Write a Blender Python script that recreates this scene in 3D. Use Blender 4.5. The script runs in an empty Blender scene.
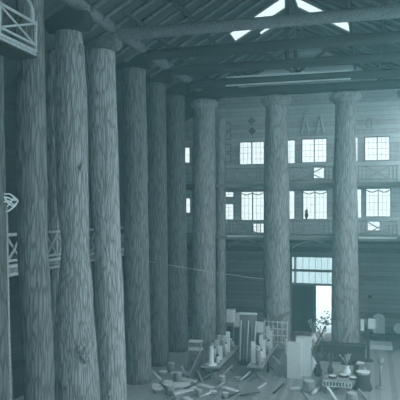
import bpy, bmesh, math, random
from mathutils import Vector, Matrix, noise
random.seed(7)
PI = math.pi
sc = bpy.context.scene
col = sc.collection

# ------------------------------------------------------------------ camera frame
F = 607.0                       # focal length in pixels of a 400 px wide frame
EYE = 8.7                       # the camera stands on the lower gallery
HOR = 211.0
TH = math.atan(170 / F)         # camera turned left of the nave axis (+Y)
S, CO = math.sin(TH), math.cos(TH)
FWD, RGT = Vector((-S, CO, 0)), Vector((CO, S, 0))

def P(px, py, d):
    return FWD * d + RGT * ((px - 200) / F * d) + Vector((0, 0, EYE + (HOR - py) / F * d))
def ray(px, py):
    return FWD + RGT * ((px - 200) / F) + Vector((0, 0, (HOR - py) / F))
def atY(px, py, Y):
    r = ray(px, py); return r * (Y / r.y) + Vector((0, 0, EYE))
def atX(px, py, X):
    r = ray(px, py); return r * (X / r.x) + Vector((0, 0, EYE))
def atZ(px, py, z):
    r = ray(px, py); return r * ((z - EYE) / r.z) + Vector((0, 0, EYE))

# ------------------------------------------------------------------ materials
def nodes(name):
    m = bpy.data.materials.new(name); m.use_nodes = True
    nt = m.node_tree; b = nt.nodes['Principled BSDF']
    return m, nt, b
def ramp(nt, fac, stops):
    r = nt.nodes.new('ShaderNodeValToRGB')
    e = r.color_ramp.elements
    while len(e) < len(stops): e.new(.5)
    for el, (p, c) in zip(e, stops):
        el.position = p; el.color = (*c, 1)
    nt.links.new(fac, r.inputs[0]); return r.outputs[0]
def tint(v, k=1.0):
    # the print's blue-green toning of a grey v
    return (v * .84 * k, v * 1.0 * k, v * 1.05 * k)
def mapping(nt, scale):
    tc = nt.nodes.new('ShaderNodeTexCoord'); mp = nt.nodes.new('ShaderNodeMapping')
    mp.inputs['Scale'].default_value = scale
    nt.links.new(tc.outputs['Object'], mp.inputs[0]); return mp.outputs[0]
def ntex(nt, vec, scale, detail=4, rough=.6):
    n = nt.nodes.new('ShaderNodeTexNoise'); n.inputs['Scale'].default_value = scale
    n.inputs['Detail'].default_value = detail; n.inputs['Roughness'].default_value = rough
    nt.links.new(vec, n.inputs['Vector']); return n.outputs['Fac']
def bump(nt, b, h, strength, dist):
    bp = nt.nodes.new('ShaderNodeBump'); bp.inputs['Strength'].default_value = strength
    bp.inputs['Distance'].default_value = dist
    nt.links.new(h, bp.inputs['Height']); nt.links.new(bp.outputs[0], b.inputs['Normal'])
def mathn(nt, op, a, b2):
    n = nt.nodes.new('ShaderNodeMath'); n.operation = op
    for i, v in enumerate((a, b2)):
        if isinstance(v, (int, float)): n.inputs[i].default_value = v
        else: nt.links.new(v, n.inputs[i])
    return n.outputs[0]

def bark(name, v, strength=.9):
    m, nt, b = nodes(name)
    vec = mapping(nt, (1, 1, .13))
    n1 = ntex(nt, vec, 13, 5, .7)
    vo = nt.nodes.new('ShaderNodeTexVoronoi'); vo.feature = 'DISTANCE_TO_EDGE'
    vo.inputs['Scale'].default_value = 9.0
    wv = mapping(nt, (1, 1, .11))
    mx = nt.nodes.new('ShaderNodeVectorMath'); mx.operation = 'ADD'
    nn = nt.nodes.new('ShaderNodeTexNoise'); nn.inputs['Scale'].default_value = 2.5
    nt.links.new(wv, nn.inputs['Vector'])
    sc2 = nt.nodes.new('ShaderNodeVectorMath'); sc2.operation = 'SCALE'; sc2.inputs['Scale'].default_value = .2
    nt.links.new(nn.outputs['Color'], sc2.inputs[0])
    nt.links.new(wv, mx.inputs[0]); nt.links.new(sc2.outputs[0], mx.inputs[1])
    nt.links.new(mx.outputs[0], vo.inputs['Vector'])
    cr = mathn(nt, 'MINIMUM', mathn(nt, 'MULTIPLY', vo.outputs['Distance'], 5.0), 1.0)
    h = mathn(nt, 'ADD', mathn(nt, 'MULTIPLY', cr, .42), mathn(nt, 'MULTIPLY', n1, 1.1))
    c = ramp(nt, h, [(.3, tint(v * .4)), (.7, tint(v * .9)), (1.1 - .1, tint(v * 1.45))])
    nt.links.new(c, b.inputs['Base Color']); b.inputs['Roughness'].default_value = .95
    b.inputs['Specular IOR Level'].default_value = .15
    bump(nt, b, h, strength, .09)
    return m
def wood(name, v, scale=(3, 3, .6), rough=.8, contrast=.5, spec=.2):
    m, nt, b = nodes(name)
    n1 = ntex(nt, mapping(nt, scale), 4, 5, .6)
    c = ramp(nt, n1, [(.3, tint(v * (1 - contrast))), (.55, tint(v)), (.75, tint(v * (1 + contrast)))])
    nt.links.new(c, b.inputs['Base Color']); b.inputs['Roughness'].default_value = rough
    b.inputs['Specular IOR Level'].default_value = spec
    bump(nt, b, n1, .4, .03)
    return m
def planks(name, v, axis, width, rough=.75, contrast=.35, gapd=.75):
    m, nt, b = nodes(name)
    tc = nt.nodes.new('ShaderNodeTexCoord'); sp = nt.nodes.new('ShaderNodeSeparateXYZ')
    nt.links.new(tc.outputs['Object'], sp.inputs[0])
    u = mathn(nt, 'DIVIDE', sp.outputs[axis], width)
    fr = mathn(nt, 'FRACT', u, 0); fl = mathn(nt, 'FLOOR', u, 0)
    gap = mathn(nt, 'LESS_THAN', fr, .07)
    wn = nt.nodes.new('ShaderNodeTexWhiteNoise'); wn.noise_dimensions = '1D'
    nt.links.new(fl, wn.inputs['W'])
    n1 = ntex(nt, mapping(nt, (2, 2, 2)), 2.2, 5, .65)
    f = mathn(nt, 'ADD', mathn(nt, 'MULTIPLY', wn.outputs['Value'], .5), mathn(nt, 'MULTIPLY', n1, .6))
    f = mathn(nt, 'MULTIPLY', f, mathn(nt, 'SUBTRACT', 1.0, mathn(nt, 'MULTIPLY', gap, gapd)))
    c = ramp(nt, f, [(.1, tint(v * (1 - contrast) * .6)), (.5, tint(v)), (.9, tint(v * (1 + contrast)))])
    nt.links.new(c, b.inputs['Base Color']); b.inputs['Roughness'].default_value = rough
    b.inputs['Specular IOR Level'].default_value = .2
    bump(nt, b, f, .4, .03)
    return m
def plain(name, v, rough=.7, spec=.3, var=.15):
    m, nt, b = nodes(name)
    n1 = ntex(nt, mapping(nt, (1, 1, 1)), 6, 3)
    c = ramp(nt, n1, [(.3, tint(v * (1 - var))), (.7, tint(v * (1 + var)))])
    nt.links.new(c, b.inputs['Base Color']); b.inputs['Roughness'].default_value = rough
    b.inputs['Specular IOR Level'].default_value = spec
    return m
def glass(name):
    m, nt, b = nodes(name)
    out = nt.nodes['Material Output']
    t = nt.nodes.new('ShaderNodeBsdfTransparent'); t.inputs[0].default_value = (.74, .79, .80, 1)
    g = nt.nodes.new('ShaderNodeBsdfGlossy'); g.inputs['Roughness'].default_value = .05
    mx = nt.nodes.new('ShaderNodeMixShader'); mx.inputs[0].default_value = .05
    nt.links.new(t.outputs[0], mx.inputs[1]); nt.links.new(g.outputs[0], mx.inputs[2])
    nt.links.new(mx.outputs[0], out.inputs[0]); nt.nodes.remove(b)
    return m

M = {
    'bark_lit': bark('bark_lit', .44), 'bark_rough': bark('bark_rough', .38, 1.0), 'bark_shaded': bark('bark_shaded', .21), 'bark_shaded_dark': bark('bark_shaded_dark', .15),  # bark tones carry the uneven light and shade on the left posts
    'bark_end': bark('bark_end', .36, .35),
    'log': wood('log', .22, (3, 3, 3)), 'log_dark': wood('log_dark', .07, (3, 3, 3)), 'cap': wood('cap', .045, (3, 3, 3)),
    'peeled': wood('peeled', .55, (4, 4, 4), .6, .25), 'white': plain('white', .85, .6, .3, .06),
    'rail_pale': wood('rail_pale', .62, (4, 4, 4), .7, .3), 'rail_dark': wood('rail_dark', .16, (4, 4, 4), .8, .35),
    'roof': planks('roof', .085, 1, .3), 'wall': planks('wall', .85, 2, .32, .75, .15), 'wall_shaded': planks('wall_shaded', .27, 2, .32), 'wall_dark': planks('wall_dark', .06, 2, .35),  # upper end wall paled for window glow, lower one darkened for gallery shade
    'floor': planks('floor', .36, 0, .25, .6, .1, .3), 'gallery': planks('gallery', .30, 1, .2),
    'frame': wood('frame', .34, (3, 3, 3)), 'door': planks('door', .10, 0, .25), 'glass': glass('glass'),
    'ground': plain('ground', .75, .9, .1, .1), 'table': wood('table', .36, (2, 2, 2), .6, .3),
    'mid': wood('mid', .30, (4, 4, 4), .7, .4), 'dark': wood('dark', .08, (4, 4, 4), .7, .5),
    'pale': wood('pale', .74, (4, 4, 4), .7, .25), 'twig': wood('twig', .42, (5, 5, 5), .8, .5),
    'wire': plain('wire', .45, .5), 'cut': wood('cut', .58, (6, 6, 6), .7, .3),
    'leaf': plain('leaf', .14, .7, .3, .5),
}

# ------------------------------------------------------------------ mesh helpers
def tag(o, label=None, cat=None, group=None, kind=None):
    for k, v in (('label', label), ('category', cat), ('group', group), ('kind', kind)):
        if v: o[k] = v
    return o
def empty(name, loc=(0, 0, 0), label=None, cat=None, group=None, kind=None):
    o = bpy.data.objects.new(name, None); col.objects.link(o); o.location = loc
    o.empty_display_size = .2
    return tag(o, label, cat, group, kind)
class MB:
    def __init__(s): s.b = bmesh.new()
    def box(s, c, size, rot=None):
        mt = Matrix.Translation(Vector(c))
        if rot is not None: mt = mt @ rot
        mt = mt @ Matrix.Diagonal((*size, 1))
        bmesh.ops.create_cube(s.b, size=1, matrix=mt); return s
    def box2(s, a, b):
        a, b = Vector(a), Vector(b)
        return s.box((a + b) / 2, [abs(v) for v in (b - a)])
    def plank(s, a, b, w, t, up=(0, 0, 1)):
        a, b = Vector(a), Vector(b); z = (b - a); L = z.length; z.normalize()
        x = Vector(up).cross(z)
        if x.length < 1e-4: x = Vector((1, 0, 0))
        x.normalize(); y = z.cross(x)
        r = Matrix((x, y, z)).transposed().to_4x4()
        return s.box((a + b) / 2, (w, t, L), r)
    def tube(s, pts, radii, n=10, cap=True, rough=0.0, seed=0):
        pts = [Vector(p) for p in pts]
        if isinstance(radii, (int, float)): radii = [radii] * len(pts)
        rings = []
        t0 = (pts[1] - pts[0]).normalized()
        ref = Vector((0, 0, 1)) if abs(t0.z) < .9 else Vector((1, 0, 0))
        for i, p in enumerate(pts):
            t = (pts[min(i + 1, len(pts) - 1)] - pts[max(i - 1, 0)]).normalized()
            x = ref - t * ref.dot(t)
            if x.length < 1e-3: x = t.orthogonal()
            x.normalize(); y = t.cross(x); ref = x
            ring = []
            for k in range(n):
                a = 2 * PI * k / n
                r = radii[i]
                if rough: r *= 1 + rough * noise.noise(Vector((math.cos(a) * 2 + seed, math.sin(a) * 2, i * .7)))
                ring.append(s.b.verts.new(p + (x * math.cos(a) + y * math.sin(a)) * r))
            rings.append(ring)
        for a, b in zip(rings, rings[1:]):
            for k in range(n):
                f = s.b.faces.new((a[k], a[(k + 1) % n], b[(k + 1) % n], b[k])); f.smooth = True
        if cap:
            s.b.faces.new(rings[0][::-1]); s.b.faces.new(rings[-1])
        return s
    def lathe(s, c, prof, n=16):
        c = Vector(c); rings = []
        for r, z in prof:
            rings.append([s.b.verts.new(c + Vector((math.cos(2 * PI * k / n) * r, math.sin(2 * PI * k / n) * r, z))) for k in range(n)])
        for a, b in zip(rings, rings[1:]):
            for k in range(n):
                f = s.b.faces.new((a[k], a[(k + 1) % n], b[(k + 1) % n], b[k])); f.smooth = True
        s.b.faces.new(rings[0][::-1]); s.b.faces.new(rings[-1]); return s
    def lump(s, c, size, sub=3, amp=.25, freq=1.5, seed=0):
        mt = Matrix.Translation(Vector(c))
        r = bmesh.ops.create_icosphere(s.b, subdivisions=sub, radius=1)
        for v in r['verts']:
            k = 1 + amp * noise.noise(v.co * freq + Vector((seed * 3.7, seed, 0)))
            v.co = Vector(c) + Vector((v.co.x * size[0], v.co.y * size[1], v.co.z * size[2])) * k
        for v in r['verts']:
            for f in v.link_faces: f.smooth = True
        return s
    def prism(s, poly, dirv):
        d = Vector(dirv); a = [s.b.verts.new(Vector(p)) for p in poly]; b = [s.b.verts.new(Vector(p) + d) for p in poly]
        n = len(a); s.b.faces.new(a[::-1]); s.b.faces.new(b)
        for k in range(n): s.b.faces.new((a[k], a[(k + 1) % n], b[(k + 1) % n], b[k]))
        return s
    def build(s, name, mat, parent=None):
        bmesh.ops.recalc_face_normals(s.b, faces=s.b.faces[:])
        me = bpy.data.meshes.new(name); 
        if parent is not None:
            off = Vector(parent.location)
            pp = parent.parent
            while pp is not None: off += Vector(pp.location); pp = pp.parent
            bmesh.ops.translate(s.b, verts=s.b.verts[:], vec=-off)
        s.b.to_mesh(me); s.b.free(); me.materials.append(M[mat] if isinstance(mat, str) else mat)
        o = bpy.data.objects.new(name, me); col.objects.link(o)
        if parent is not None: o.parent = parent
        return o
def ordinal(i):
    return ['first', 'second', 'third', 'fourth', 'fifth', 'sixth', 'seventh', 'eighth', 'ninth', 'tenth', 'eleventh',
            'twelfth', 'thirteenth', 'fourteenth', 'fifteenth', 'sixteenth', 'seventeenth', 'eighteenth'][i]
def thing_box(name, mat, c, size, label, cat, group=None, rot=None):
    return tag(MB().box(c, size, rot).build(name, mat), label, cat, group)

# ------------------------------------------------------------------ setting
YE = 44.0                                     # inner face of the end wall
XL, XR = -15.8, 7.5
tag(MB().box2((-120, -80, -.5), (120, 160, -.12)).build('ground', 'ground'), kind='structure')
tag(MB().box2((XL - .3, -6, -.12), (XR, YE + .3, 0)).build('floor', 'floor'), kind='structure')
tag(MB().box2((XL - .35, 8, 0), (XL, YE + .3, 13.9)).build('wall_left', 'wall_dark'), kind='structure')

tag(MB().box2((XL - .3, -6.3, 0), (XR + .3, -6, 16)).build('wall_back_blocker', 'wall_dark'), kind='structure')  # unseen back wall, added to keep light off the near posts
tag(MB().box2((XR, -6, 0), (XR + .3, 8, 13.8)).box2((XR, 31, 0), (XR + .3, YE + .3, 7)).build('wall_right_blocker', 'wall_dark'), kind='structure')  # unseen wall pieces, added to block light; the gap lets sky in

# end wall with openings, each (px0, py0, px1, py1) on the wall plane
def wrect(a, b, c, d):
    p, q = atY(a, d, YE), atY(c, b, YE)
    return [p.x, p.z, q.x, q.z]
wins = {
    1: wrect(239, 141, 264.5, 165), 2: wrect(284, 139.5, 295.5, 164), 3: wrect(301.5, 138, 327, 163),
    4: wrect(354, 137, 358, 161.5), 5: wrect(364.5, 136, 390, 161),
    6: wrect(222.5, 191.5, 234, 197.5), 7: wrect(240.5, 191, 264.5, 220.5), 8: wrect(284, 190.5, 295, 219.5),
    9: wrect(302.5, 190, 327.5, 219.5), 10: wrect(356, 189, 361.5, 218), 11: wrect(365.5, 188, 391, 217),
    12: wrect(366.5, 118.5, 371.5, 127.5), 13: wrect(184, 147, 190, 163), 14: wrect(185, 198, 190.5, 213),
    15: wrect(313, 165.5, 325.5, 179), 16: wrect(252.5, 223, 264.5, 233.5), 17: wrect(367, 220.5, 380.5, 231),
    18: wrect(222.5, 203.5, 234, 220),
}
door_z = atY(312, 256, YE).z
dx0, dxm, dx1 = atY(290.5, 300, YE).x, atY(316, 300, YE).x, atY(334, 300, YE).x
zt = [atY(312, y, YE).z for y in (256.5, 269.5, 272, 283.5)]
holes = [w for w in wins.values()] + [[dx0, 0, dx1, zt[0]]]
xs = sorted({XL - .35, XR} | {h[0] for h in holes} | {h[2] for h in holes})
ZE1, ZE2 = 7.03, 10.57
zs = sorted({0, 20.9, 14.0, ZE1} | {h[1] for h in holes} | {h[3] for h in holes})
def roof_z(x): return 20.8 - .58 * abs(x + 4.3)
wm_low, wm_up = MB(), MB()
for z0, z1 in zip(zs, zs[1:]):
    run = None
    for x0, x1 in zip(xs, xs[1:]):
        cx, cz = (x0 + x1) / 2, (z0 + z1) / 2
        if cz > 14.0: continue
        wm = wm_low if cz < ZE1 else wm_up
        if any(h[0] < cx < h[2] and h[1] < cz < h[3] for h in holes): continue
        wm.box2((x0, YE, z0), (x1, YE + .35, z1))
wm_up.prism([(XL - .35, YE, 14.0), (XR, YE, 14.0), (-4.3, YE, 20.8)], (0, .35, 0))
tag(wm_up.build('wall_end_lit', 'wall'), kind='structure')  # window glow put into the upper wall's colour
tag(wm_low.build('wall_end_shaded', 'wall_shaded'), kind='structure')  # shade under the gallery put into the lower wall's colour

def make_window(n, r, nx, nz, split=True):
    x0, z0, x1, z1 = r
    root = empty('window_%d' % n, ((x0 + x1) / 2, YE, z0), kind='structure')
    t = .05 if x1 - x0 > .6 else .03
    f = MB()
    for a, b in (((x0, z0), (x0 + t, z1)), ((x1 - t, z0), (x1, z1)), ((x0, z0), (x1, z0 + t)), ((x0, z1 - t), (x1, z1))):
        f.box2((a[0], YE - .05, a[1]), (b[0], YE + .2, b[1]))
    if split and x1 - x0 > 1: f.box2(((x0 + x1) / 2 - .028, YE - .03, z0), ((x0 + x1) / 2 + .028, YE + .2, z1))
    f.build('frame', 'frame', root)
    g = MB()
    for i in range(1, nx):
        x = x0 + (x1 - x0) * i / nx; g.box2((x - .007, YE + .06, z0), (x + .007, YE + .1, z1))
    for i in range(1, nz):
        z = z0 + (z1 - z0) * i / nz; g.box2((x0, YE + .06, z - .008), (x1, YE + .1, z + .008))
    if nx > 1 or nz > 1: g.build('muntins', 'frame', root)
    MB().box2((x0 + t, YE + .11, z0 + t), (x1 - t, YE + .125, z1 - t)).build('pane', 'glass', root)
for n, r in wins.items():
    w = r[2] - r[0]
    make_window(n, r, 6 if w > 1.3 else (2 if w > .5 else 1), 4 if r[3] - r[1] > 1.2 else 3 if n in (16,) else 2)

# skylit roof: two slopes with openings
RZ, RX, K = 20.8, -4.3, .58
def slope(side, xend, hs, name):
    xcs = sorted({RX, xend} | {h[0] for h in hs} | {h[1] for h in hs})
    ycs = sorted({6.0, YE + .6} | {h[2] for h in hs} | {h[3] for h in hs})
    m = MB()
    zf = lambda x: RZ - K * abs(x - RX)
    for x0, x1 in zip(xcs, xcs[1:]):
        for y0, y1 in zip(ycs, ycs[1:]):
            cx, cy = (x0 + x1) / 2, (y0 + y1) / 2
            if any(h[0] < cx < h[1] and h[2] < cy < h[3] for h in hs): continue
            m.prism([(x0, y0, zf(x0)), (x1, y0, zf(x1)), (x1, y1, zf(x1)), (x0, y1, zf(x0))], (0, 0, .12))
    return tag(m.build(name, 'roof'), kind='structure')
hl = [(-7.75, -4.5, 33.55, 35.6), (-6.5, -5.35, 36.5, 37.2), (-7.75, -7.25, 36.85, 37.3)]
hr = [(-4.1, -.95, 34.1, 36.2)]
slope(-1, XL - .7, hl, 'ceiling_left'); slope(1, 3.6, hr, 'ceiling_right')
for n, (h, nb) in enumerate([(hl[0], 1), (hl[1], 1), (hr[0], 1), (hl[2], 1)]):
    zf = lambda x: RZ - K * abs(x - RX)
    root = empty('window_%d' % (n + 21), ((h[0] + h[1]) / 2, h[2], zf(h[0])), kind='structure')
    m = MB()
    m.prism([(h[0], h[2], zf(h[0]) + .1), (h[1], h[2], zf(h[1]) + .1), (h[1], h[3], zf(h[1]) + .1), (h[0], h[3], zf(h[0]) + .1)], (0, 0, .02))
    m.build('pane', 'glass', root)
    if nb > 1:
        m = MB()
        for i in range(1, nb):
            y = h[2] + (h[3] - h[2]) * i / nb
            m.plank((h[0], y, zf(h[0]) + .07), (h[1], y, zf(h[1]) + .07), .025, .05)
        m.build('glazing_bar', 'frame', root)

# the gallery floors
ZL = 6.7
tag(MB().box2((XL, 8, ZL - .22), (-12.55, YE, ZL)).build('floor_gallery_left', 'gallery'), kind='structure')
ZE1, ZE2 = 7.03, 10.57
tag(MB().box2((-12.5, 40.45, ZE1 - .25), (XR, YE, ZE1)).build('floor_gallery_end', 'gallery'), kind='structure')
tag(MB().box2((XL, 40.45, ZE2 - .25), (XR, YE, ZE2)).build('floor_gallery_upper', 'gallery'), kind='structure')

# door in the end wall
dr = empty('door_1', ((dx0 + dx1) / 2, YE, 0), kind='structure')
f = MB(); T = .1
xt = atY(295, 262, YE).x
for x in (dx0, dx1 - T): f.box2((x, YE - .08, 0), (x + T, YE + .2, zt[0]))
f.box2((xt - .05, YE - .04, zt[3]), (xt + .05, YE + .2, zt[0]))
f.box2((dx0, YE - .08, zt[0] - .06), (dx1, YE + .2, zt[0]))
f.box2((dx0, YE - .05, zt[2]), (dx1, YE + .2, zt[1])); f.box2((dx0, YE - .05, zt[3] - .14), (dx1, YE + .2, zt[3]))
f.build('frame', 'frame', dr)
g = MB()
for i in range(1, 7):
    x = dx0 + (dx1 - dx0) * i / 7; g.box2((x - .012, YE + .06, zt[3]), (x + .012, YE + .1, zt[0]))
g.build('muntins', 'frame', dr)
MB().box2((dx0 + T, YE + .11, zt[3]), (dx1 - T, YE + .125, zt[0])).build('transom_pane', 'glass', dr)
leaf = MB(); leaf.box2((dx0 + T, YE + .02, 0.02), (dxm, YE + .09, zt[3] - .14)).build('leaf', 'door', dr)
l2 = bpy.data.objects['leaf']
MB().box2((dx0 + .4, YE - .01, .4), (dxm - .25, YE + .03, 1.3)).box2((dx0 + .4, YE - .01, 1.6), (dxm - .25, YE + .03, 3.2)).build('panel', 'door', l2)
MB().box2((dxm - .16, YE - .06, 1.25), (dxm - .08, YE + .03, 1.55)).build('handle', 'mid', l2)

# ------------------------------------------------------------------ giant log posts
def log_post(label, d, prof, mat, ztop=15.9, n=40, cap=None, seed=0, rings=60, knots=(), group='giant bark-covered log posts'):
    """prof: (py, centre px, width px) at camera depth d"""
    pr = sorted([(EYE + (HOR - py) / F * d, (cx - 200) / F * d, w / 2 * d / F) for py, cx, w in prof])
    def at(z):
        if z <= pr[0][0]: return pr[0][1], pr[0][2] * (1 + .10 * max(0, (pr[0][0] - z)) / 3)
        if z >= pr[-1][0]: return pr[-1][1], pr[-1][2]
        for a, b in zip(pr, pr[1:]):
            if a[0] <= z <= b[0]:
                k = (z - a[0]) / (b[0] - a[0]); k = k * k * (3 - 2 * k)
                return a[1] + (b[1] - a[1]) * k, a[2] + (b[2] - a[2]) * k
    l0 = at(0)[0]
    base = FWD * d + RGT * l0
    root = empty('log_post', base, label, 'log post', group, 'thing')
    m = MB(); rs = []
    for i in range(rings + 1):
        z = ztop * i / rings
        la, r = at(z); c = FWD * d + RGT * la + Vector((0, 0, z)); ring = []
        for k in range(n):
            a = 2 * PI * k / n; ca, sa = math.cos(a), math.sin(a)
            q = 1 + .05 * noise.noise(Vector((ca * 1.6 + seed, sa * 1.6, z * .25))) + .045 * noise.noise(Vector((ca * 6 + seed, sa * 6, z * .5))) + .03 * noise.noise(Vector((ca * 11, sa * 11 + seed, z * 1.6)))
            ring.append(m.b.verts.new(c + Vector((ca, sa, 0)) * r * q))
        rs.append(ring)
    for a, b in zip(rs, rs[1:]):
        for k in range(n):
            f = m.b.faces.new((a[k], a[(k + 1) % n], b[(k + 1) % n], b[k])); f.smooth = True
    m.b.faces.new(rs[0][::-1]); m.b.faces.new(rs[-1])
    shaft = m.build('shaft', mat, root)
    for j, (kx, ky, kr) in enumerate(knots):
        z = EYE + (HOR - ky) / F * d; la, r = at(z)
        off = (kx - 200) / F * d - la; off = max(-r * .95, min(r * .95, off))
        fw = math.sqrt(max(.0, r * r - off * off))
        c = FWD * (d - fw * .97) + RGT * (la + off) + Vector((0, 0, z))
        k = MB().lump(c, (kr, kr, kr * 1.5), 3, .5, 2.2, seed + j)
        k.build('knot', mat, shaft)
    if cap:
        la, r = at(ztop); c = FWD * d + RGT * la
        kind, L, R = cap
        m = MB()
        if kind == 'log':        # bolster log laid across the nave
            m.tube([c + Vector((x, 0, ztop + R * .98)) for x in (-L / 2, -L / 2 + .06, -L / 4, L / 4, L / 2 - .06, L / 2)], [R * .86, R * .97, R, R, R * .97, R * .86], 18, True, .1, seed)
        elif kind == 'round':    # flared round capital
            m.lathe(c + Vector((0, 0, ztop)), [(R * .72, -.25), (R * .86, -.1), (R, .06), (R, .3), (R * .8, .42), (R * .62, .46)], 20)
        o = m.build('cap', ('log' if seed == 4 else 'cap') if kind == 'log' else 'bark_end', root)  # one bolster gets a paler wood to show it catching light
    return root

NW = 'on the left side of the hall'
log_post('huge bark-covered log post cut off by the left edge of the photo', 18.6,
         [(100, -16, 38), (236, -14, 38), (400, -7, 38)], 'bark_shaded_dark', cap=('log', 2.0, .4), seed=1)
log_post('tall bark-covered log post behind the corner of the high pale balcony railing', 20.1,
         [(0, 29.5, 27), (60, 31, 28), (200, 32, 30), (400, 39, 30)], 'bark_shaded', cap=('log', 1.8, .4), seed=2, rings=80)
log_post('pale rough bark log post with a large knot low on its face', 24.0,
         [(32, 68.5, 26), (60, 70, 29), (100, 70.5, 33), (200, 72.5, 31), (245, 75, 27), (300, 75, 36), (350, 75, 43), (400, 77, 46)], 'bark_rough',
         cap=('log', 1.75, .42), seed=3, ztop=15.74, n=56, rings=110, knots=((88, 350, .2), (83, 345, .13), (60, 318, .1), (82, 52, .14), (83, 168, .1)))
log_post('palest straight log post with fine vertical bark, under a round-ended bolster log', 27.5,
         [(51, 101, 29), (200, 105, 28), (240, 107.5, 26), (300, 109.5, 28), (400, 112, 29)], 'bark_lit', cap=('log', 1.75, .42), seed=4, n=56, rings=110,
         knots=((112, 389, .12),))
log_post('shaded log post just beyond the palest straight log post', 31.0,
         [(70, 134, 23), (200, 136, 24), (385, 138, 26)], 'bark_shaded', cap=('log', 1.75, .42), seed=5)
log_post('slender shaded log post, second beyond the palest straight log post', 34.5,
         [(80, 156, 20), (370, 158, 21)], 'bark_shaded_dark', cap=('log', 1.75, .42), seed=6)
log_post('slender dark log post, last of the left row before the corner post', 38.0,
         [(88, 175, 19), (350, 177, 22)], 'bark_shaded_dark', cap=('log', 1.75, .42), seed=7)
log_post('thick corner log post where the left row meets the end row', 40.9,
         [(106, 204, 21), (200, 204, 23), (345, 204, 25)], 'bark_end', cap=('round', 1.3, .95), seed=8, ztop=15.75)
log_post('thick end-row log post left of the doorway', 39.6,
         [(103, 276, 21), (200, 276.5, 25), (345, 277, 27)], 'bark_end', cap=('round', 1.3, .98), seed=9, ztop=15.75)
log_post('thick end-row log post right of the doorway', 38.4,
         [(106, 345, 19), (200, 345, 24), (345, 345, 27)], 'bark_end', cap=('round', 1.3, .98), seed=10, ztop=15.75)
log_post('end-row log post at the far right edge of the photo', 37.2,
         [(110, 413, 20), (345, 415, 26)], 'bark_end', cap=('round', 1.3, .95), seed=11, ztop=15.75)
# thinner posts behind the first row
b = log_post('thinner log post behind the left gallery railing, beside the knotted pale post', 26.0,
         [(30, 54, 16), (400, 56, 18)], 'bark_rough', ztop=15.5, seed=12, n=28, group='thinner log posts behind the main rows')
b = log_post('thin upright log post beside the corner post in front of the end gallery', 42.0,
         [(100, 221, 9), (340, 221, 10)], 'bark_end', ztop=15.2, seed=13, n=24, group='thinner log posts behind the main rows')

# ------------------------------------------------------------------ roof timbers
def plog(name, a, b, r, mat, label, cat, group=None, n=12, seed=0):
    a, b = Vector(a), Vector(b)
    pts = [a.lerp(b, i / 12) for i in range(13)]
    return tag(MB().tube(pts, [r * (1.0 - .12 * i / 12) for i in range(13)], n, True, .1, seed).build(name, mat), label, cat, group)
ZP = 16.95
plog('plate_log', (-11.3, 8, ZP), (-11.0, 40.6, ZP), .33, 'log', 'long level plate log running along the tops of the left row of posts', 'roof log')
plog('plate_log', (2.5, 8, ZP), (2.5, 40.6, ZP), .33, 'log', 'long level plate log running along the right side of the roof', 'roof log')
plog('plate_log', (-12, 39.4, 16.55), (4, 39.4, 16.55), .33, 'log_dark', 'level plate log across the tops of the end-row posts', 'roof log')
tl = ['lighter grey tie log crossing nearest, below the skylights', 'second tie log across the roof, just beyond the lighter nearest one',
      'third tie log across the roof, below the middle of the skylights', 'farthest tie log across the roof, just before the end-row posts']
for i, (y, mt) in enumerate(zip((25.3, 29.0, 32.7, 36.6), ('log', 'log_dark', 'log_dark', 'log_dark'))):  # nearest tie log in paler wood for the light falling on it
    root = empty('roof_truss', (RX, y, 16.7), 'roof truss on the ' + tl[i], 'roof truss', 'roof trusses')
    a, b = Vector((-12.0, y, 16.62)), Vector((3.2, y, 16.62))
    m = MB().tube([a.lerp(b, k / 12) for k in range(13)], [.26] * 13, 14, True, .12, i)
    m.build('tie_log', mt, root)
    if i > 1: MB().tube([(RX, y, 16.8), (RX, y, 18.6), (RX, y, 20.5)], .12, 10).build('king_post', 'log_dark', root)
    for s in (-1, 1) if i > 2 else ():
        MB().tube([(RX + s * .1, y, 17.0), (RX + s * 1.9, y, 18.3), (RX + s * 3.6, y, 18.5)], .1, 8).build('strut', 'log_dark', root)
for j, (py, zz) in enumerate(((73.5, 0), (81.8, 0))):
    a = atY(229, py + 3.8, 36.15); b = atY(351, py - 3.2, 36.15)
    plog('peeled_pole', a + Vector((-.2, 0, 0)), b, .055, 'white', 'long thin pale pole hung level under the far roof, ' + ('upper' if j == 0 else 'lower') + ' of the pair', 'pole', 'pale poles under the far roof', 8)
ys = [33.3 + 1.2 * k for k in range(-9, 9) if k not in (1, 2)]
for i, y in enumerate(sorted(ys, reverse=True)):
    for s in (-1, 1):
        xe = RX + s * 7.6
        a = Vector((xe, y, RZ - K * 7.6 - .13)); b = Vector((RX + s * .12, y, RZ - .2))
        plog('rafter_pole', a, b, .1, 'log', 'dark pole rafter on the %s roof slope, %s from the end wall' % ('left' if s < 0 else 'right', ordinal(i)), 'rafter', 'pole rafters', 8, i)
for i, x in enumerate((-10.0, -8.4, -1.0, .6)):
    z = RZ - K * abs(x - RX) - .32
    side = 'left' if x < RX else 'right'
    plog('purlin_pole', (x, 24.0, z), (x, 43.5, z), .1, 'log_dark', 'long purlin pole under the %s roof slope, %s one' % (side, 'lower' if i in (0, 3) else 'upper'), 'purlin', 'purlin poles', 8, i)

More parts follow.
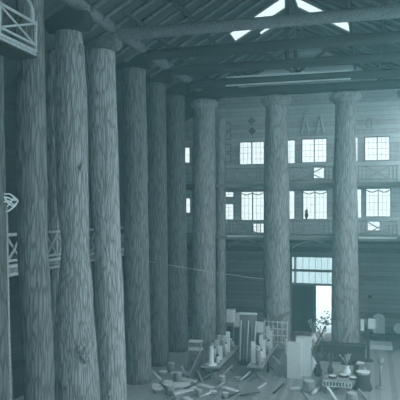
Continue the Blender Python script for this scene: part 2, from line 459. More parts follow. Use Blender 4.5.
# ------------------------------------------------------------------ railings
def railing(a, b, h, mat, label, group, r=.05, npan=None, bars=True, edge=True, loc=None):
    """rustic pole railing from a to b (floor level points): X braces between posts"""
    a, b = Vector(a), Vector(b); L = (b - a).length; u = (b - a).normalized()
    up = Vector((0, 0, 1))
    root = empty('pole_railing', (a + b) / 2, label, 'railing', group)
    MB().tube([a + up * h, b + up * h], r, 8).build('top_rail', mat, root)
    MB().tube([a + up * .18, b + up * .18], r * .9, 8).build('bottom_rail', mat, root)
    n = npan or max(1, round(L / 2.2))
    for i in range(n + 1):
        p = a.lerp(b, i / n); MB().tube([p, p + up * (h + .06)], r, 8).build('post', mat, root)
    for i in range(n):
        p, q = a.lerp(b, i / n), a.lerp(b, (i + 1) / n)
        if bars and L / n > 1.6:
            p2, q2 = p.lerp(q, .2), p.lerp(q, .8)
            for s in (p2, q2): MB().tube([s + up * .18, s + up * h], r * .7, 6).build('baluster', mat, root)
            for s in (p.lerp(q, .1), p.lerp(q, .9)): MB().tube([s + up * .18, s + up * h], r * .7, 6).build('baluster', mat, root)
            p, q = p2, q2
        nrm = u.cross(up) * r * .7
        MB().tube([p + up * .18 + nrm, q + up * h + nrm], r * .75, 6).build('brace', mat, root)
        MB().tube([p + up * h - nrm, q + up * .18 - nrm], r * .75, 6).build('brace', mat, root)
    if edge:
        MB().tube([a + up * -.02 , b + up * -.02], r * 1.2, 8).build('edge_pole', mat, root)
    return root
GP = 'gallery pole railings'
# left lower gallery, bay by bay between the posts
xr = -12.5
yl = [12.6, 16.2, 19.95, 23.5, 27.2, 30.9, 34.5, 38.2]
bays = ['cut by the left edge of the photo', 'in the dark gap left of the second log post', 'in the gap left of the knotted pale post',
        'between the knotted pale post and the palest post', 'just right of the palest straight post', 'behind the shaded slender posts', 'nearest the end wall']
for i in range(7):
    if i == 0: continue
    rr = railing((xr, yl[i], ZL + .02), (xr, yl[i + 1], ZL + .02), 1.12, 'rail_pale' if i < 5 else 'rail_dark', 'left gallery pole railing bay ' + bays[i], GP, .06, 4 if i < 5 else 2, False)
    MB().tube([(xr, yl[i], ZL - .3), (xr, yl[i + 1], ZL - .3)], .07, 8).build('edge_pole', 'rail_pale' if i < 5 else 'rail_dark', rr)
# end galleries, bay by bay
cols_x = [atY(227, 230, 40.4).x, atY(264, 230, 40.4).x, atY(290, 230, 40.4).x, atY(333, 230, 40.4).x, atY(358.5, 230, 40.4).x, atY(397, 230, 40.4).x]
bn = ['left of the doorway', 'above the doorway', 'right of the doorway']
for k in range(3):
    for z, nm in ((ZE1, 'lower'), (ZE2, 'upper')):
        rr = railing((cols_x[2 * k], 40.5, z), (cols_x[2 * k + 1], 40.5, z), 1.02, 'rail_pale', nm + ' end gallery pole railing bay ' + bn[k], GP, .045, 1)
        if nm == 'lower' and k != 1:
            MB().box2((cols_x[2 * k], 40.38, z - .1), (cols_x[2 * k + 1], 40.44, z + .02)).build('lit_floor_edge', 'white', rr)  # white strip painting window light along the gallery floor edge
# high balcony at the upper left
zb = 13.55
tag(MB().box2((-10.8, 11.0, zb - .12), (-9.95, 16.75, zb + .06)).build('floor_balcony', 'wall_dark'), kind='structure')
rb = railing((-9.95, 11.0, zb + .1), (-9.95, 16.7, zb + .1), .85, 'rail_pale', 'pale pole railing with crossed braces on the high balcony in the upper left corner', GP, .045, 3, False)
MB().tube([(-9.95, 11.0, zb - .02), (-9.95, 16.7, zb - .02)], .04, 8).build('edge_pole', 'rail_pale', rb)
pp = [P(x, y, 18.7) for x, y in ((33, 24), (32.5, 15), (32, 9), (30.5, 4), (28, 0), (24, -3))]
tag(MB().tube(pp, [.06, .06, .055, .05, .045, .04], 8).build('bent_branch', 'rail_pale'), 'curved pale branch rising from the corner of the high balcony railing', 'branch')

# pale pole standing in for the first post's lit edge, topped with bent twigs
root = empty('twig_lit_edge', P(13, 520, 17.2) * 1.0, 'slim pale pole as the lit edge of the leftmost post, topped with bent twigs', 'pole')
p0 = P(12.5, 470, 17.3); p0.z = 0.0; root.location = p0
p1 = P(7, 208, 17.3)
MB().tube([p0, p0.lerp(p1, .5), p1], [.03, .028, .022], 8).build('pole', 'twig', root)
for pts in ([(4, 194), (10, 194), (15, 198), (18, 201)], [(18, 201), (15, 206), (10, 210), (6, 212)], [(4, 197), (9, 198), (13, 200), (17, 200)],
            [(4, 202), (9, 201), (14, 205), (17, 203)], [(7, 207), (10, 203), (13, 199), (15, 197)], [(5, 198), (8, 203), (12, 206), (14, 206)]):
    MB().tube([P(x, y, 17.3) for x, y in pts], .022, 6).build('twig', 'white', root)

# ------------------------------------------------------------------ end wall fittings
for i, (px, w) in enumerate(((305, 8), (320, 8))):
    root = empty('pole_brace', atY(px, 132, YE - .12), 'pointed pole brace on the wall above the middle upper window, ' + ('left' if i == 0 else 'right') + ' one', 'brace', 'pointed wall braces')
    t, l, r = atY(px, 116, YE - .1), atY(px - w / 2, 134, YE - .1), atY(px + w / 2, 134, YE - .1)
    MB().tube([l, t], .07, 8).build('pole', 'white', root); MB().tube([t, r], .07, 8).build('pole', 'white', root)
for i, (px, py) in enumerate(((251.5, 121), (252, 131))):
    c = atY(px, py, YE - .06); s = .3
    tag(MB().prism([c + Vector((-s, 0, 0)), c + Vector((0, 0, -s)), c + Vector((s, 0, 0)), c + Vector((0, 0, s))], (0, .05, 0)).build('wall_plaque', 'mid'),
        'diamond plaque above the left upper window, ' + ('upper' if i == 0 else 'lower') + ' of two', 'plaque', 'diamond plaques')
for i, py in enumerate((127, 136, 148, 158)):
    root = empty('framed_picture', atY(228, py, YE - .05), 'small pale framed picture beside the left upper window, %s from the top' % ordinal(i), 'picture', 'small framed pictures')
    c = atY(228, py, YE - .03)
    MB().box(c, (.46, .04, .6)).build('frame', 'frame', root); MB().box(c + Vector((0, -.025, 0)), (.36, .02, .5)).build('picture', 'white', root)
for i, (a, b2) in enumerate((((227, 238), (264, 238)), ((292, 238), (334, 238)))):
    p, q = atY(a[0], 250, 40.7), atY(b2[0], 250, 40.7)
    pts = []
    for k in range(13):
        t = k / 12; pt = p.lerp(q, t); pt.z = ZE1 - .32 - .55 * (2 * t - 1) ** 2; pts.append(pt)
    tag(MB().tube(pts, .07, 8).build('arched_brace', 'frame'), 'bent arched pole under the lower end gallery ' + ('left of the doorway' if i == 0 else 'above the doorway'), 'brace', 'arched gallery braces')
# swags in the lower windows
for i, n in enumerate((7, 9, 11)):
    x0, z0, x1, z1 = wins[n]
    pts = []
    for k in range(25):
        t = k / 24; sag = abs(math.sin(t * 2 * PI)) * .16
        pts.append((x0 + .05 + (x1 - x0 - .1) * t, YE - .1, z1 - .12 - sag))
    tag(MB().tube(pts, .03, 6).build('garland', 'dark'), 'thin dark garland swagged across the lower end window ' + bn[i], 'garland', 'window garlands')
c = atY(306.5, 218, YE - .1); c.z = wins[9][1] - .05
root = empty('urn', c, 'small dark urn standing at the sill of the lower window above the doorway', 'urn')
MB().lathe(c, [(.10, 0), (.06, .06), (.05, .12), (.13, .3), (.14, .42), (.08, .5), (.1, .55)], 14).build('body', 'dark', root)
MB().lump(c + Vector((0, 0, .66)), (.1, .1, .16), 2, .5, 3, 2).build('plant', 'leaf', root)
c = atY(370, 296.5, YE - .05)
tag(MB().lathe(c + Vector((0, 0, -.1)), [(.04, 0), (.13, .06), (.15, .12), (.1, .2)], 12).build('wall_peg', 'dark'), 'small black knob on the wall right of the doorway', 'knob')
c = Vector(((dxm + dx1) / 2 - .1, 46.2, -.12))
root = empty('shrub', c, 'small dark shrub outside the open doorway', 'shrub')
MB().tube([c, c + Vector((.02, 0, .4))], .04, 8).build('stem', 'dark', root)
m = MB()
for k in range(60):
    e = c + Vector((random.gauss(0, .35), random.gauss(0, .2), .35 + abs(random.gauss(0, .35))))
    m.lump(e, (.09, .09, .05), 1, .5, 3, k)
m.build('foliage', 'leaf', root)
# wire across the nave
w = [(149, 261.5), (175, 266), (205, 271), (225, 274), (246, 277), (264, 279)]
ds = [33.6, 35, 36.6, 37.6, 38.4, 38.9]
tag(MB().tube([P(x, y, d) for (x, y), d in zip(w, ds)], .018, 6).build('wire', 'wire'), 'thin pale wire sagging from the left posts to the post left of the doorway', 'wire')

# ------------------------------------------------------------------ exhibits on the floor
def trestle_table(label, x0, x1, y0, y1, h, mat='table', group=None):
    root = empty('display_table', ((x0 + x1) / 2, (y0 + y1) / 2, 0), label, 'table', group)
    MB().box2((x0, y0, h - .09), (x1, y1, h)).build('tabletop', mat, root)
    MB().box2((x0 + .05, y0 + .03, h - .26), (x1 - .05, y1 - .05, h - .09)).build('apron', 'dark', root)
    for y in (y0 + .35, (y0 + y1) / 2, y1 - .35):
        MB().plank((x0 - .12, y, 0), (x1 - .12, y, h - .2), .09, .07).build('leg', 'mid', root)
        MB().plank((x1 + .12, y + .1, 0), (x0 + .12, y + .1, h - .2), .09, .07).build('leg', 'mid', root)
    MB().plank(((x0 + x1) / 2, y0 + .35, .25), ((x0 + x1) / 2, y1 - .35, .25), .07, .12).build('stretcher', 'mid', root)
    return root
HT = .85
fa, ra = atZ(199, 367, HT), atZ(219, 367, HT)
xa0, xa1, ya0 = fa.x, ra.x, ra.y; ya1 = atZ(238, 345.5, HT).y
trestle_table('long trestle table of wood samples, left one of the pair', xa0, xa1, ya0, ya1, HT)
fb, rb_ = atZ(246, 367, HT), atZ(262, 367, HT)
xb0, xb1, yb0 = fb.x, rb_.x, rb_.y; yb1 = atZ(282, 343.5, HT).y
trestle_table('long trestle table crowded with samples, right one of the pair', xb0, xb1, yb0, yb1, HT)

# tall pale turned exhibit at the near end of the left table
c = Vector(((xa0 + xa1) / 2 , ya0 + .3, HT))
root = empty('specimen_column', c, 'tall pale turned column with cap and base on the near end of the left table', 'wood sample')
MB().lathe(c, [(.3, 0), (.3, .05), (.24, .08)], 18).build('base', 'white', root)
MB().lathe(c, [(.13, .07), (.15, .12), (.13, .2), (.12, .95), (.14, 1.02)], 18).build('shaft', 'pale', root)
MB().lathe(c, [(.2, 1.02), (.24, 1.06), (.24, 1.12), (.12, 1.16)], 18).build('cap', 'mid', root)

def sample(c, r, h, kind, label, group):
    root = empty('log_sample', c, label, 'wood sample', group)
    if kind == 0:
        MB().tube([c + Vector((0, 0, z)) for z in (0, h * .5, h)], [r, r * .97, r * .94], 14, True, .08, c.x * 3).build('bark', 'mid', root)
        MB().lathe(c + Vector((0, 0, h)), [(r * .86, 0), (r * .86, .02)], 14).build('cut_face', 'pale', root)
    elif kind == 1:
        MB().lathe(c, [(r, 0), (r, h * .8), (r * .6, h * .9), (r * .6, h)], 14).build('body', 'pale', root)
        MB().lathe(c + Vector((0, 0, h)), [(r * .7, 0), (r * .7, .05), (r * .3, .09)], 14).build('lid', 'dark', root)
    else:
        MB().box(c + Vector((0, 0, h / 2)), (r * 1.7, r * .9, h)).build('block', 'white', root)
        MB().box(c + Vector((0, -r * .46, h * .3)), (r * 1.0, .02, h * .22)).build('card', 'white', root)
kn = ['bark-covered log sample with a pale cut top', 'pale jar with a dark lid', 'pale upright block with a white card']
i = 0
for tname, x0, x1, y0, y1, ya, n in (('left', xa0, xa1, ya0, ya1, .95, 14), ('right', xb0, xb1, yb0, yb1, .35, 14)):
    for j in range(n):
        y = y0 + ya + (y1 - y0 - ya - .25) * j / (n - 1)
        x = x0 + (x1 - x0) * (.25 if j % 2 else .68)
        k = (j * 2 + (tname == 'left')) % 3
        h = [.7, .45, .85][k] * random.uniform(.7, 1.35); r = [.13, .11, .12][k]
        sample(Vector((x, y, HT)), r, h, k, '%s, %s sample along the %s trestle table' % (kn[k], ordinal(j + (1 if tname == 'left' else 0)), tname), 'samples on the %s trestle table' % tname)

# bookshelf-like rack of leaning planks between the tables
d = 34.2
pb = P(247, 364, d); pb.z = 0
root = empty('plank_rack', pb, 'upright display rack with a pale top edge between the two trestle tables', 'rack')
w, hh = 17 * d / F, EYE + (HOR - 315) / F * d
MB().box(pb + Vector((0, .3, hh / 2)), (w, .08, hh)).build('back_board', 'mid', root)
MB().box(pb + Vector((0, .22, hh + .04)), (w + .06, .3, .08)).build('top_ledge', 'white', root)
MB().box(pb + Vector((0, .1, .12)), (w, .5, .24)).build('foot', 'dark', root)
for i in range(5):
    x = -w / 2 + w * (i + .5) / 5
    a = pb + Vector((x, -.12, .24)); b = pb + Vector((x * .96 + .03 * i, .18, hh * (.8 if i % 2 else .88)))
    tag(MB().plank(a, b, .12, .04, (1, 0, 0)).build('leaning_plank', ['white', 'mid', 'pale', 'mid', 'white'][i]), 'narrow %s plank leaning on the display rack, %s from its left end' % (['white', 'brown-grey', 'pale', 'brown-grey', 'white'][i], ordinal(i)), 'plank', 'planks leaning on the display rack')
# stacked crates behind the left table
for i, (px, py0, py1, w, mt) in enumerate(((231, 309, 340, 7, 'pale'), (237, 313, 340, 6, 'mid'))):
    d = 38.0; c = P(px, py1, d); c.z = 0; h = EYE + (HOR - py0) / F * d; wd = w * d / F
    root = empty('sample_cabinet', c, ('pale' if i == 0 else 'grey') + ' upright sample cabinet behind the far end of the left trestle table', 'cabinet')
    MB().box(c + Vector((0, 0, h * .5)), (wd, .4, h)).build('body', mt if i else 'mid', root)
    MB().box(c + Vector((0, -.02, h - .4)), (wd + .05, .46, .8)).build('upper_box', 'white' if i == 0 else 'pale', root)
    MB().box(c + Vector((0, -.22, h * .35)), (wd * .8, .04, h * .5)).build('door', 'dark', root)
# white box on a stand
d = 35.0; c = P(259.5, 352, d); c.z = 0; h0 = EYE + (HOR - 332) / F * d; h1 = EYE + (HOR - 322) / F * d
root = empty('box_stand', c, 'slim stand carrying a white box beyond the right trestle table', 'stand')
MB().tube([c, c + Vector((0, 0, h0))], .07, 10).build('post', 'mid', root); MB().lathe(c, [(.22, 0), (.22, .06), (.08, .1)], 14).build('foot', 'mid', root)
MB().box(c + Vector((0, 0, (h0 + h1) / 2)), (.42, .3, h1 - h0)).build('box', 'white', root)

# rustic branch chair
def bchair(c, w, label):
    root = empty('branch_chair', c, label, 'chair')
    h = 1.95
    for sx in (-1, 1):
        MB().tube([c + Vector((sx * w / 2, 0, 0)), c + Vector((sx * w / 2, 0, .85))], .05, 8).build('leg', 'pale', root)
        MB().tube([c + Vector((sx * w / 2, .65, 0)), c + Vector((sx * w / 2, .7, .6)), c + Vector((sx * w / 2, .8, h))], .05, 8).build('leg', 'pale', root)
        MB().tube([c + Vector((sx * w / 2, -.08, .85)), c + Vector((sx * w / 2, .4, .9)), c + Vector((sx * w / 2, .75, .88))], .05, 8).build('arm', 'pale', root)
    s = MB()
    for k in range(7): s.tube([c + Vector((-w / 2, .05 + .1 * k, .47)), c + Vector((w / 2, .05 + .1 * k, .47))], .045, 6)
    s.build('seat', 'mid', root)
    bk = MB()
    for k in range(4): bk.tube([c + Vector((-w / 2, .70 + .03 * k, .65 + .4 * k)), c + Vector((w / 2, .70 + .03 * k, .65 + .4 * k))], .04, 6)
    for k in range(4): bk.tube([c + Vector((-w / 2 + w * (k + 1) / 5, .7, .5)), c + Vector((-w / 2 + w * (k + .8) / 5, .79, h))], .03, 6)
    bk.build('back', 'pale', root)
    return root
c = P(274, 352, 36.6); c.z = 0
bchair(c, 1.4, 'rustic branch armchair beside the post left of the doorway')
# twisted dark root beside it
c = P(276, 342, 39.0 - 1.5); c.z = 0
d = 38.2
pts = [P(268, 345, d), P(266, 334, d), P(271, 326, d), P(278, 320, d), P(285, 315, d), P(291, 311, d)]
pts[0].z = 0
root = empty('twisted_root', pts[0], 'twisted grey tree root rearing up before the post left of the doorway', 'driftwood')
stem = MB().tube(pts, [.2, .17, .14, .12, .09, .05], 10, True, .35, 3).build('stem', 'mid', root)
for q in ([(271, 326), (266, 320), (262, 318)], [(278, 320), (280, 327), (286, 331)], [(266, 334), (273, 336), (280, 333)]):
    MB().tube([P(x, y, d) for x, y in q], [.1, .07, .03], 8, True, .3, 5).build('branch', 'mid', stem)

# pale stepped plinth in the aisle
d = 31.5
a = P(294, 374, d); a.z = 0
root = empty('stepped_plinth', a, 'pale plain stepped plinth standing in the aisle below the doorway', 'plinth')
h1 = EYE + (HOR - 344) / F * d
MB().box(a + Vector((0, .3, h1 / 2)), (14 * d / F, .6, h1)).build('front_block', 'pale', root)
h2 = EYE + (HOR - 336.5) / F * (d + 1)
MB().box(a + Vector((.42, .95, h2 / 2)), (15 * d / F, .66, h2)).build('rear_block', 'pale', root)

# dark counters at the right
def counter(label, x0, x1, y0, y1, h, top='mid', body='dark'):
    root = empty('display_counter', ((x0 + x1) / 2, (y0 + y1) / 2, 0), label, 'counter')
    MB().box2((x0, y0, h - .08), (x1, y1, h)).build('countertop', top, root)
    MB().box2((x0 + .06, y0 + .06, .1), (x1 - .06, y1 - .06, h - .08)).build('body', body, root)
    MB().box2((x0 + .02, y0 + .1, 0), (x1 - .02, y1 - .1, .1)).build('plinth', body, root)
    n = max(2, round((x1 - x0) / .8))
    for k in range(n):
        xa, xb = x0 + .1 + (x1 - x0 - .2) * k / n, x0 + .1 + (x1 - x0 - .2) * (k + 1) / n
        MB().box2((xa + .04, y0 + .03, .18), (xb - .04, y0 + .06, h - .16)).build('panel', body, root)
    return root
HC = .95
p, q = atZ(306, 343, HC), atZ(366, 341, HC)
cy = (p.y + q.y) / 2
counter('long dark panelled counter below the doorway', p.x, q.x, cy - 1.0, cy, HC, 'dark')
yC = cy - 1.0
p, q = atZ(322, 381, .7), atZ(352, 379, .7)
cyD = (p.y + q.y) / 2
root = empty('low_table', ((p.x + q.x) / 2, cyD, 0), 'low grey table edged with a row of rings, near the bottom of the photo', 'table')
MB().box2((p.x, cyD, .62), (q.x, cyD + 3.0, .7)).build('tabletop', 'table', root)
for x in (p.x + .1, q.x - .1):
    for y in (cyD + .1, cyD + 2.9): MB().tube([(x, y, 0), (x, y, .62)], .05, 8).build('leg', 'mid', root)
for k in range(9):
    x = p.x + .09 + (q.x - p.x - .18) * k / 8
    pts = [(x + math.cos(t) * .085, cyD - .03, .5 + math.sin(t) * .13) for t in [2 * PI * j / 12 for j in range(13)]]
    MB().tube(pts, .02, 6, False).build('ring', 'pale', root)
# things on and before the counters
def stump(c, r, h, label, mat='mid', seed=0, group='stumps and log rounds on the right'):
    root = empty('stump', c, label, 'stump', group)
    MB().tube([c + Vector((0, 0, z)) for z in (0, h * .25, h * .6, h)], [r * 1.25, r * 1.05, r, r], 14, True, .25, seed).build('bark', mat, root)
    MB().lathe(c + Vector((0, 0, h)), [(r * .85, -.01), (r * .85, .025)], 14).build('cut_top', 'cut', root)
def vase(c, s, label, seed, pale=True):
    root = empty('vase', c, label, 'vase', 'vases of dried sprays')
    MB().lathe(c, [(.12 * s, 0), (.18 * s, .12 * s), (.2 * s, .25 * s), (.1 * s, .42 * s), (.13 * s, .5 * s)], 14).build('pot', 'white' if pale else 'dark', root)
    m = MB(); rnd = random.Random(seed)
    for k in range(12):
        a = rnd.uniform(0, 2 * PI); l = rnd.uniform(.12, .4) * s; hh = rnd.uniform(.35, .75) * s
        b = c + Vector((0, 0, .48 * s)); e = b + Vector((math.cos(a) * l, math.sin(a) * l, hh))
        m.tube([b, b.lerp(e, .5) + Vector((0, 0, .05)), e], [.012, .012, .035], 5)
        m.lump(e, (.06 * s, .06 * s, .07 * s), 1, .3, 2, k)
    m.build('spray', 'twig' if pale else 'leaf', root)
def onfloor(px, py): return atZ(px, py, 0)
vase(Vector((atZ(309, 343, HC).x + .25, yC + .4, HC)), 1.1, 'pale vase of dried sprays on the left end of the dark counter', 4)
vase(Vector((atZ(321, 343, HC).x, yC + .45, HC)), .8, 'dark vase of twigs on the dark counter below the bright doorway', 5, False)
vase(onfloor(312, 371), 1.5, 'tall pale vase of sprays on the floor beside the plinth', 6)
vase(onfloor(318, 376), 1.2, 'dark pot of leafy sprays on the floor left of the low table', 8, False)
vase(Vector((q.x - .25, cyD + .95, .7)), .9, 'pale vase of sprays on the right end of the low table', 9)
vase(Vector((p.x + .3, cyD + 1.1, .7)), .8, 'dark vase of sprays on the left end of the low table', 10, False)
for k, (px, py, r, h, lab) in enumerate(((363, 389, .36, .75, 'dark stump right of the low table'), (309, 391, .3, .5, 'short stump left of the low table, near the aisle'), (352, 402, .26, .4, 'stump at the bottom edge right of the ring-edged table'))):
    stump(onfloor(px, py), r, h, lab, 'dark' if k == 0 else 'mid', k)
c = onfloor(363, 389)
tag(MB().lathe(c + Vector((0, 0, .79)), [(.2, 0), (.32, .03), (.34, .07), (.3, .075)], 18).build('dish', 'white'), 'white shallow dish on the dark stump right of the low table', 'dish')
for k, (px, py, lab) in enumerate(((300, 390, 'slim pale log laid by the aisle'), (316, 392, 'slim pale log before the left vase'))):
    c = onfloor(px, py); a = .5 + .9 * k
    v = Vector((math.cos(a), math.sin(a), 0)) * .55
    tag(MB().tube([c - v + Vector((0, 0, .09)), c + Vector((0, 0, .09)), c + v + Vector((0, 0, .09))], .085, 10, True, .1, k).build('short_log', 'pale'), lab + ' at the bottom right', 'log', 'short logs on the floor')
for k, (dx, dy, rr2, lab) in enumerate(((.45, .35, .2, 'left'), (.95, .7, .24, 'middle'), (1.4, .3, .18, 'right'))):
    c = Vector((p.x + dx, cyD + dy, .7))
    root = empty('log_slice', c, 'round log slice lying on the low ring-edged table, %s one of three' % lab, 'log slice', 'log slices on the low table')
    MB().tube([c, c + Vector((0, 0, .1))], rr2, 16, True, .1, k).build('bark', 'dark', root)
    MB().lathe(c + Vector((0, 0, .095)), [(rr2 * .86, 0), (rr2 * .86, .015)], 16).build('cut_face', 'white', root)
c = onfloor(310, 363)
root = empty('turned_post', c, 'white turned post on a dark base at the left end of the dark counter', 'post')
MB().lathe(c, [(.26, 0), (.26, .08), (.12, .14)], 14).build('base', 'dark', root)
MB().lathe(c, [(.1, .12), (.14, .3), (.08, .5), (.13, .75), (.09, 1.0), (.15, 1.15), (.07, 1.3)], 14).build('shaft', 'white', root)
# sticks and boards strewn across the floor
rnd = random.Random(11)
sticks = [(155, 379), (164, 389), (174, 398), (184, 376), (189, 391), (200, 381), (205, 398), (214, 376), (219, 390), (227, 376), (233, 398), (240, 389), (246, 381),
          (250, 396), (257, 377), (262, 388), (268, 371), (273, 381), (279, 392), (276, 363), (305, 398), (332, 398), (341, 391), (366, 379), (363, 397)]
sticks.sort()
for k, (px, py) in enumerate(sticks):
    c = onfloor(px, py); a = rnd.choice((.5, .9, 1.9, 2.5, 2.2)) + rnd.uniform(-.2, .2); L = rnd.uniform(.22, .5)
    v = Vector((math.cos(a), math.sin(a), 0)) * L; mt = ('pale', 'dark', 'table')[k % 3]; up = rnd.uniform(.1, .5)
    zone = 'below the shaded posts' if px < 181 else 'beside the left trestle table' if px < 212 else 'between the trestle tables' if px < 248 else 'right of the right trestle table' if px < 290 else 'around the low ring-edged table'
    z = sticks_in = sum(1 for q in sticks[:k] if ('below the shaded posts' if q[0] < 181 else 'beside the left trestle table' if q[0] < 212 else 'between the trestle tables' if q[0] < 248 else 'right of the right trestle table' if q[0] < 290 else 'around the low ring-edged table') == zone)
    lab = '%s %s strewn on the floor %s, %s from the left' % ({'table': 'grey', 'dark': 'dark', 'pale': 'pale'}[mt], 'board' if k % 2 else 'pole', zone, ordinal(z))
    m = MB()
    if k % 2: m.plank(c - v + Vector((0, 0, .04)), c + v + Vector((0, 0, .05 + up)), .12, .04)
    else: m.tube([c - v + Vector((0, 0, .06)), c + Vector((0, 0, .06 + up * .5)), c + v + Vector((0, 0, .06 + up))], [.06, .055, .045], 8, True, .15, k)
    tag(m.build('loose_board' if k % 2 else 'loose_pole', mt), lab, 'board' if k % 2 else 'pole', 'loose poles and boards on the floor')
# knotted wheel-like root right of the counter front
c = onfloor(350, 374)
root = empty('gnarled_root', c, 'dark gnarled root with pale cut ends before the dark counter', 'driftwood')
ball = MB().lump(c + Vector((0, 0, .38)), (.42, .32, .42), 3, .6, 2.0, 4).build('root_ball', 'dark', root)
for k in range(6):
    a = k * 1.05; e = c + Vector((math.cos(a) * .75, math.sin(a) * .4, .35 + .5 * math.sin(a * 1.3 + .6)))
    e.z = max(e.z, .08)
    MB().tube([c + Vector((0, 0, .4)), c.lerp(e, .6) + Vector((0, 0, .25)), e], [.13, .09, .05], 8, True, .3, k).build('root_arm', 'dark' if k % 2 else 'pale', ball)

# card stand
d = 35.2; c = P(368.5, 362, d); c.z = 0
zt2 = EYE + (HOR - 318) / F * d
root = empty('card_stand', c, 'dark post with two pale hanging cards right of the dark counter', 'stand')
MB().lathe(c, [(.28, 0), (.28, .06), (.1, .14)], 16).build('foot', 'dark', root)
MB().tube([c, c + Vector((0, 0, zt2 * .5)), c + Vector((0, 0, zt2))], [.09, .07, .06], 10).build('post', 'dark', root)
MB().tube([c + Vector((-.45, 0, zt2)), c + Vector((.4, 0, zt2))], .03, 8).build('arm', 'dark', root)
MB().box(c + Vector((-.34, -.05, zt2 - .42)), (.2, .03, .66)).build('card', 'white', root)
MB().box(c + Vector((.18, -.05, zt2 - .32)), (.42, .03, .6)).build('card', 'pale', root)
# far right: dark bench with arched slab, log slice
c = atY(384, 338, 42.6); c.z = 0
root = empty('dark_bench', c, 'low dark bench against the end wall at the far right', 'bench')
MB().box(c + Vector((.3, .3, .34)), (2.6, .7, .12)).build('seat', 'dark', root)
for x in (-.85, 1.45): MB().box(c + Vector((x, .3, .14)), (.12, .6, .28)).build('leg', 'dark', root)
a = atY(379, 328, 42.8); zb2 = .40; w2 = .38
pts = [Vector((a.x - w2, 42.85, zb2)), Vector((a.x + w2, 42.85, zb2))]
ht = atY(379, 314, 42.8).z
for k in range(9):
    t = PI * k / 8; pts.append(Vector((a.x + w2 * math.cos(t), 42.85, ht - .3 + .3 * math.sin(t))))
tag(MB().prism(pts, (0, .1, 0)).build('arched_slab', 'pale'), 'pale arched slab of wood standing on the dark bench at the far right', 'wood slab')
c = atY(399, 315, 42.9); 
root = empty('log_slice', Vector((c.x, 42.9, .40)), 'pale round log slice standing on the dark bench at the right edge of the photo', 'log slice')
R = .42; cc = Vector((c.x, 42.9, .40 + R))
MB().tube([cc + Vector((0, -.07, 0)), cc + Vector((0, .07, 0))], R, 22).build('rim', 'mid', root)
MB().tube([cc + Vector((0, -.085, 0)), cc + Vector((0, -.068, 0))], R * .85, 22).build('cut_face', 'white', root)
# slender stand in the open floor
c = onfloor(380.5, 388)
root = empty('slender_stand', c, 'slender dark stand alone on the open floor at the bottom right', 'stand')
MB().lathe(c, [(.26, 0), (.26, .04), (.06, .1)], 16).build('foot', 'mid', root)
MB().tube([c + Vector((0, 0, .08)), c + Vector((0, 0, 1.2))], .05, 10).build('post', 'mid', root)
MB().lathe(c + Vector((0, 0, 1.15)), [(.06, 0), (.13, .1), (.15, .22), (.1, .36)], 12).build('finial', 'mid', root)
# low pale platform at right wall foot
p, q = atZ(369, 345, .25), atZ(420, 343, .25)
tag(MB().box2((p.x, p.y, 0), (1.35, p.y + 1.4, .25)).build('low_platform', 'pale'), 'low pale platform on the floor at the right, beside the dark bench', 'platform')

# left foreground: rounds, slabs and offcuts below the left table
rnd = random.Random(5)
spots = [(163, 374), (171, 372), (180, 374), (168, 384), (178, 382), (187, 381), (158, 392), (170, 394), (182, 393), (192, 390), (199, 396), (206, 388), (213, 394), (222, 384), (230, 391), (238, 380), (225, 398), (190, 402)]
posn = ['by the foot of the slender posts', 'beside the left trestle table', 'at the bottom edge of the photo', 'between the trestle tables']
rows = {}
for k, (px, py) in enumerate(spots):
    c = onfloor(px, py); kd = k % 3
    where = posn[3] if px > 215 else posn[2] if py > 390 else posn[1] if px > 184 else posn[0]
    kn2 = ['pale round log slice', 'short bark-covered log round', 'pale split slab'][kd]
    rows.setdefault((kn2, where), []).append((k, c, kd))
for (kn2, where), lst in rows.items():
    lst.sort(key=lambda t: t[1].x)
    for j, (k, c, kd) in enumerate(lst):
        lab = 'lone %s %s, left of the aisle' % (kn2, where) if len(lst) == 1 else '%s %s, %s from the left' % (kn2, where, ordinal(j))
        if kd == 0:
            r = rnd.uniform(.2, .3); root = empty('log_slice', c, lab, 'log slice', 'log slices and slabs on the floor')
            MB().tube([c, c + Vector((0, 0, .14))], r, 16, True, .1, k).build('bark', 'mid', root)
            MB().lathe(c + Vector((0, 0, .135)), [(r * .88, 0), (r * .88, .015)], 16).build('cut_face', 'white', root)
        elif kd == 1:
            r = rnd.uniform(.16, .24); h = rnd.uniform(.25, .5); root = empty('log_round', c, lab, 'log round', 'log slices and slabs on the floor')
            MB().tube([c, c + Vector((0, 0, h))], r, 14, True, .12, k).build('bark', 'mid', root)
            MB().lathe(c + Vector((0, 0, h)), [(r * .86, -.01), (r * .86, .015)], 14).build('cut_face', 'pale', root)
        else:
            a = rnd.uniform(0, PI); v = Vector((math.cos(a), math.sin(a), 0)) * rnd.uniform(.4, .6)
            tag(MB().plank(c - v + Vector((0, 0, .05)), c + v + Vector((0, 0, .09)), .26, .09).build('split_slab', 'pale'), lab, 'slab', 'log slices and slabs on the floor')
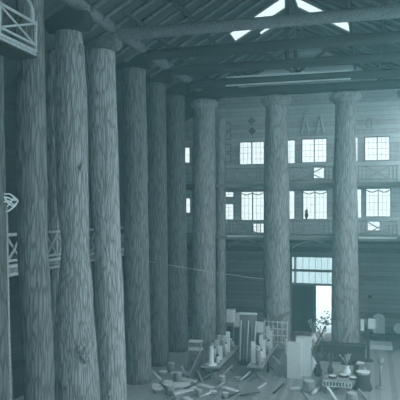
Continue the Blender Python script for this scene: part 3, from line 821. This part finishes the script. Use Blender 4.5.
# stack of boards left of the left table and a leaning pale panel
d = 33.0; c = P(194, 372, d); c.z = 0
root = empty('shelf_stand', c, 'small open shelf stand with pale shelves behind the left trestle table', 'shelf')
for k in range(4): MB().box(c + Vector((0, .3, .3 + .42 * k)), (.72, .5, .06)).build('shelf', 'white' if k > 1 else 'mid', root)
for sx in (-1, 1):
    for sy in (.08, .52): MB().tube([c + Vector((sx * .33, sy, 0)), c + Vector((sx * .33, sy, 1.6))], .035, 8).build('leg', 'mid', root)
c = onfloor(190, 379)
tag(MB().plank(c + Vector((0, 0, .02)), c + Vector((.35, .9, 1.05)), .85, .05, (1, 0, 0)).build('leaning_board', 'mid'), 'wide grey panel leaning back beside the near end of the left trestle table', 'panel')
c0, c1 = onfloor(152, 388), onfloor(190, 386)
tag(MB().plank(c0 + Vector((0, 0, .1)), c1 + Vector((0, 0, .1)), .25, .2).build('floor_beam', 'pale'), 'pale squared beam lying across the floor by the foot of the shaded post', 'beam')

# ------------------------------------------------------------------ haze, sky, light
hz, nt, b = nodes('haze')
nt.nodes.remove(b)
v = nt.nodes.new('ShaderNodeVolumeScatter'); v.inputs['Color'].default_value = (.45, .92, 1.0, 1)
v.inputs['Density'].default_value = .0068
v.inputs['Anisotropy'].default_value = .55
nt.links.new(v.outputs[0], nt.nodes['Material Output'].inputs['Volume'])
tag(MB().box2((XL - 1.2, -7, -.2), (XR + 1.2, YE + 1.2, 22)).build('dusty_haze', hz), 'pale dusty haze filling the whole hall', 'haze', None, 'stuff')

w = bpy.data.worlds.new('sky'); sc.world = w; w.use_nodes = True
bg = w.node_tree.nodes['Background']; bg.inputs[0].default_value = (.80, .94, .965, 1); bg.inputs[1].default_value = 2.3
cam = bpy.data.cameras.new('camera'); co = bpy.data.objects.new('camera', cam); col.objects.link(co)
co.location = (0, 0, EYE); co.rotation_euler = (PI / 2, 0, TH)
cam.sensor_width = 36; cam.lens = 36 * F / 400; cam.shift_y = 11 / 400; cam.clip_end = 500
sc.camera = co
vs = sc.view_settings; vs.view_transform = 'Standard'; vs.look = 'None'; vs.gamma = 1; vs.exposure = 0
sc.cycles.use_denoising = True
sc.cycles.volume_bounces = 1
sc.cycles.max_bounces = 6
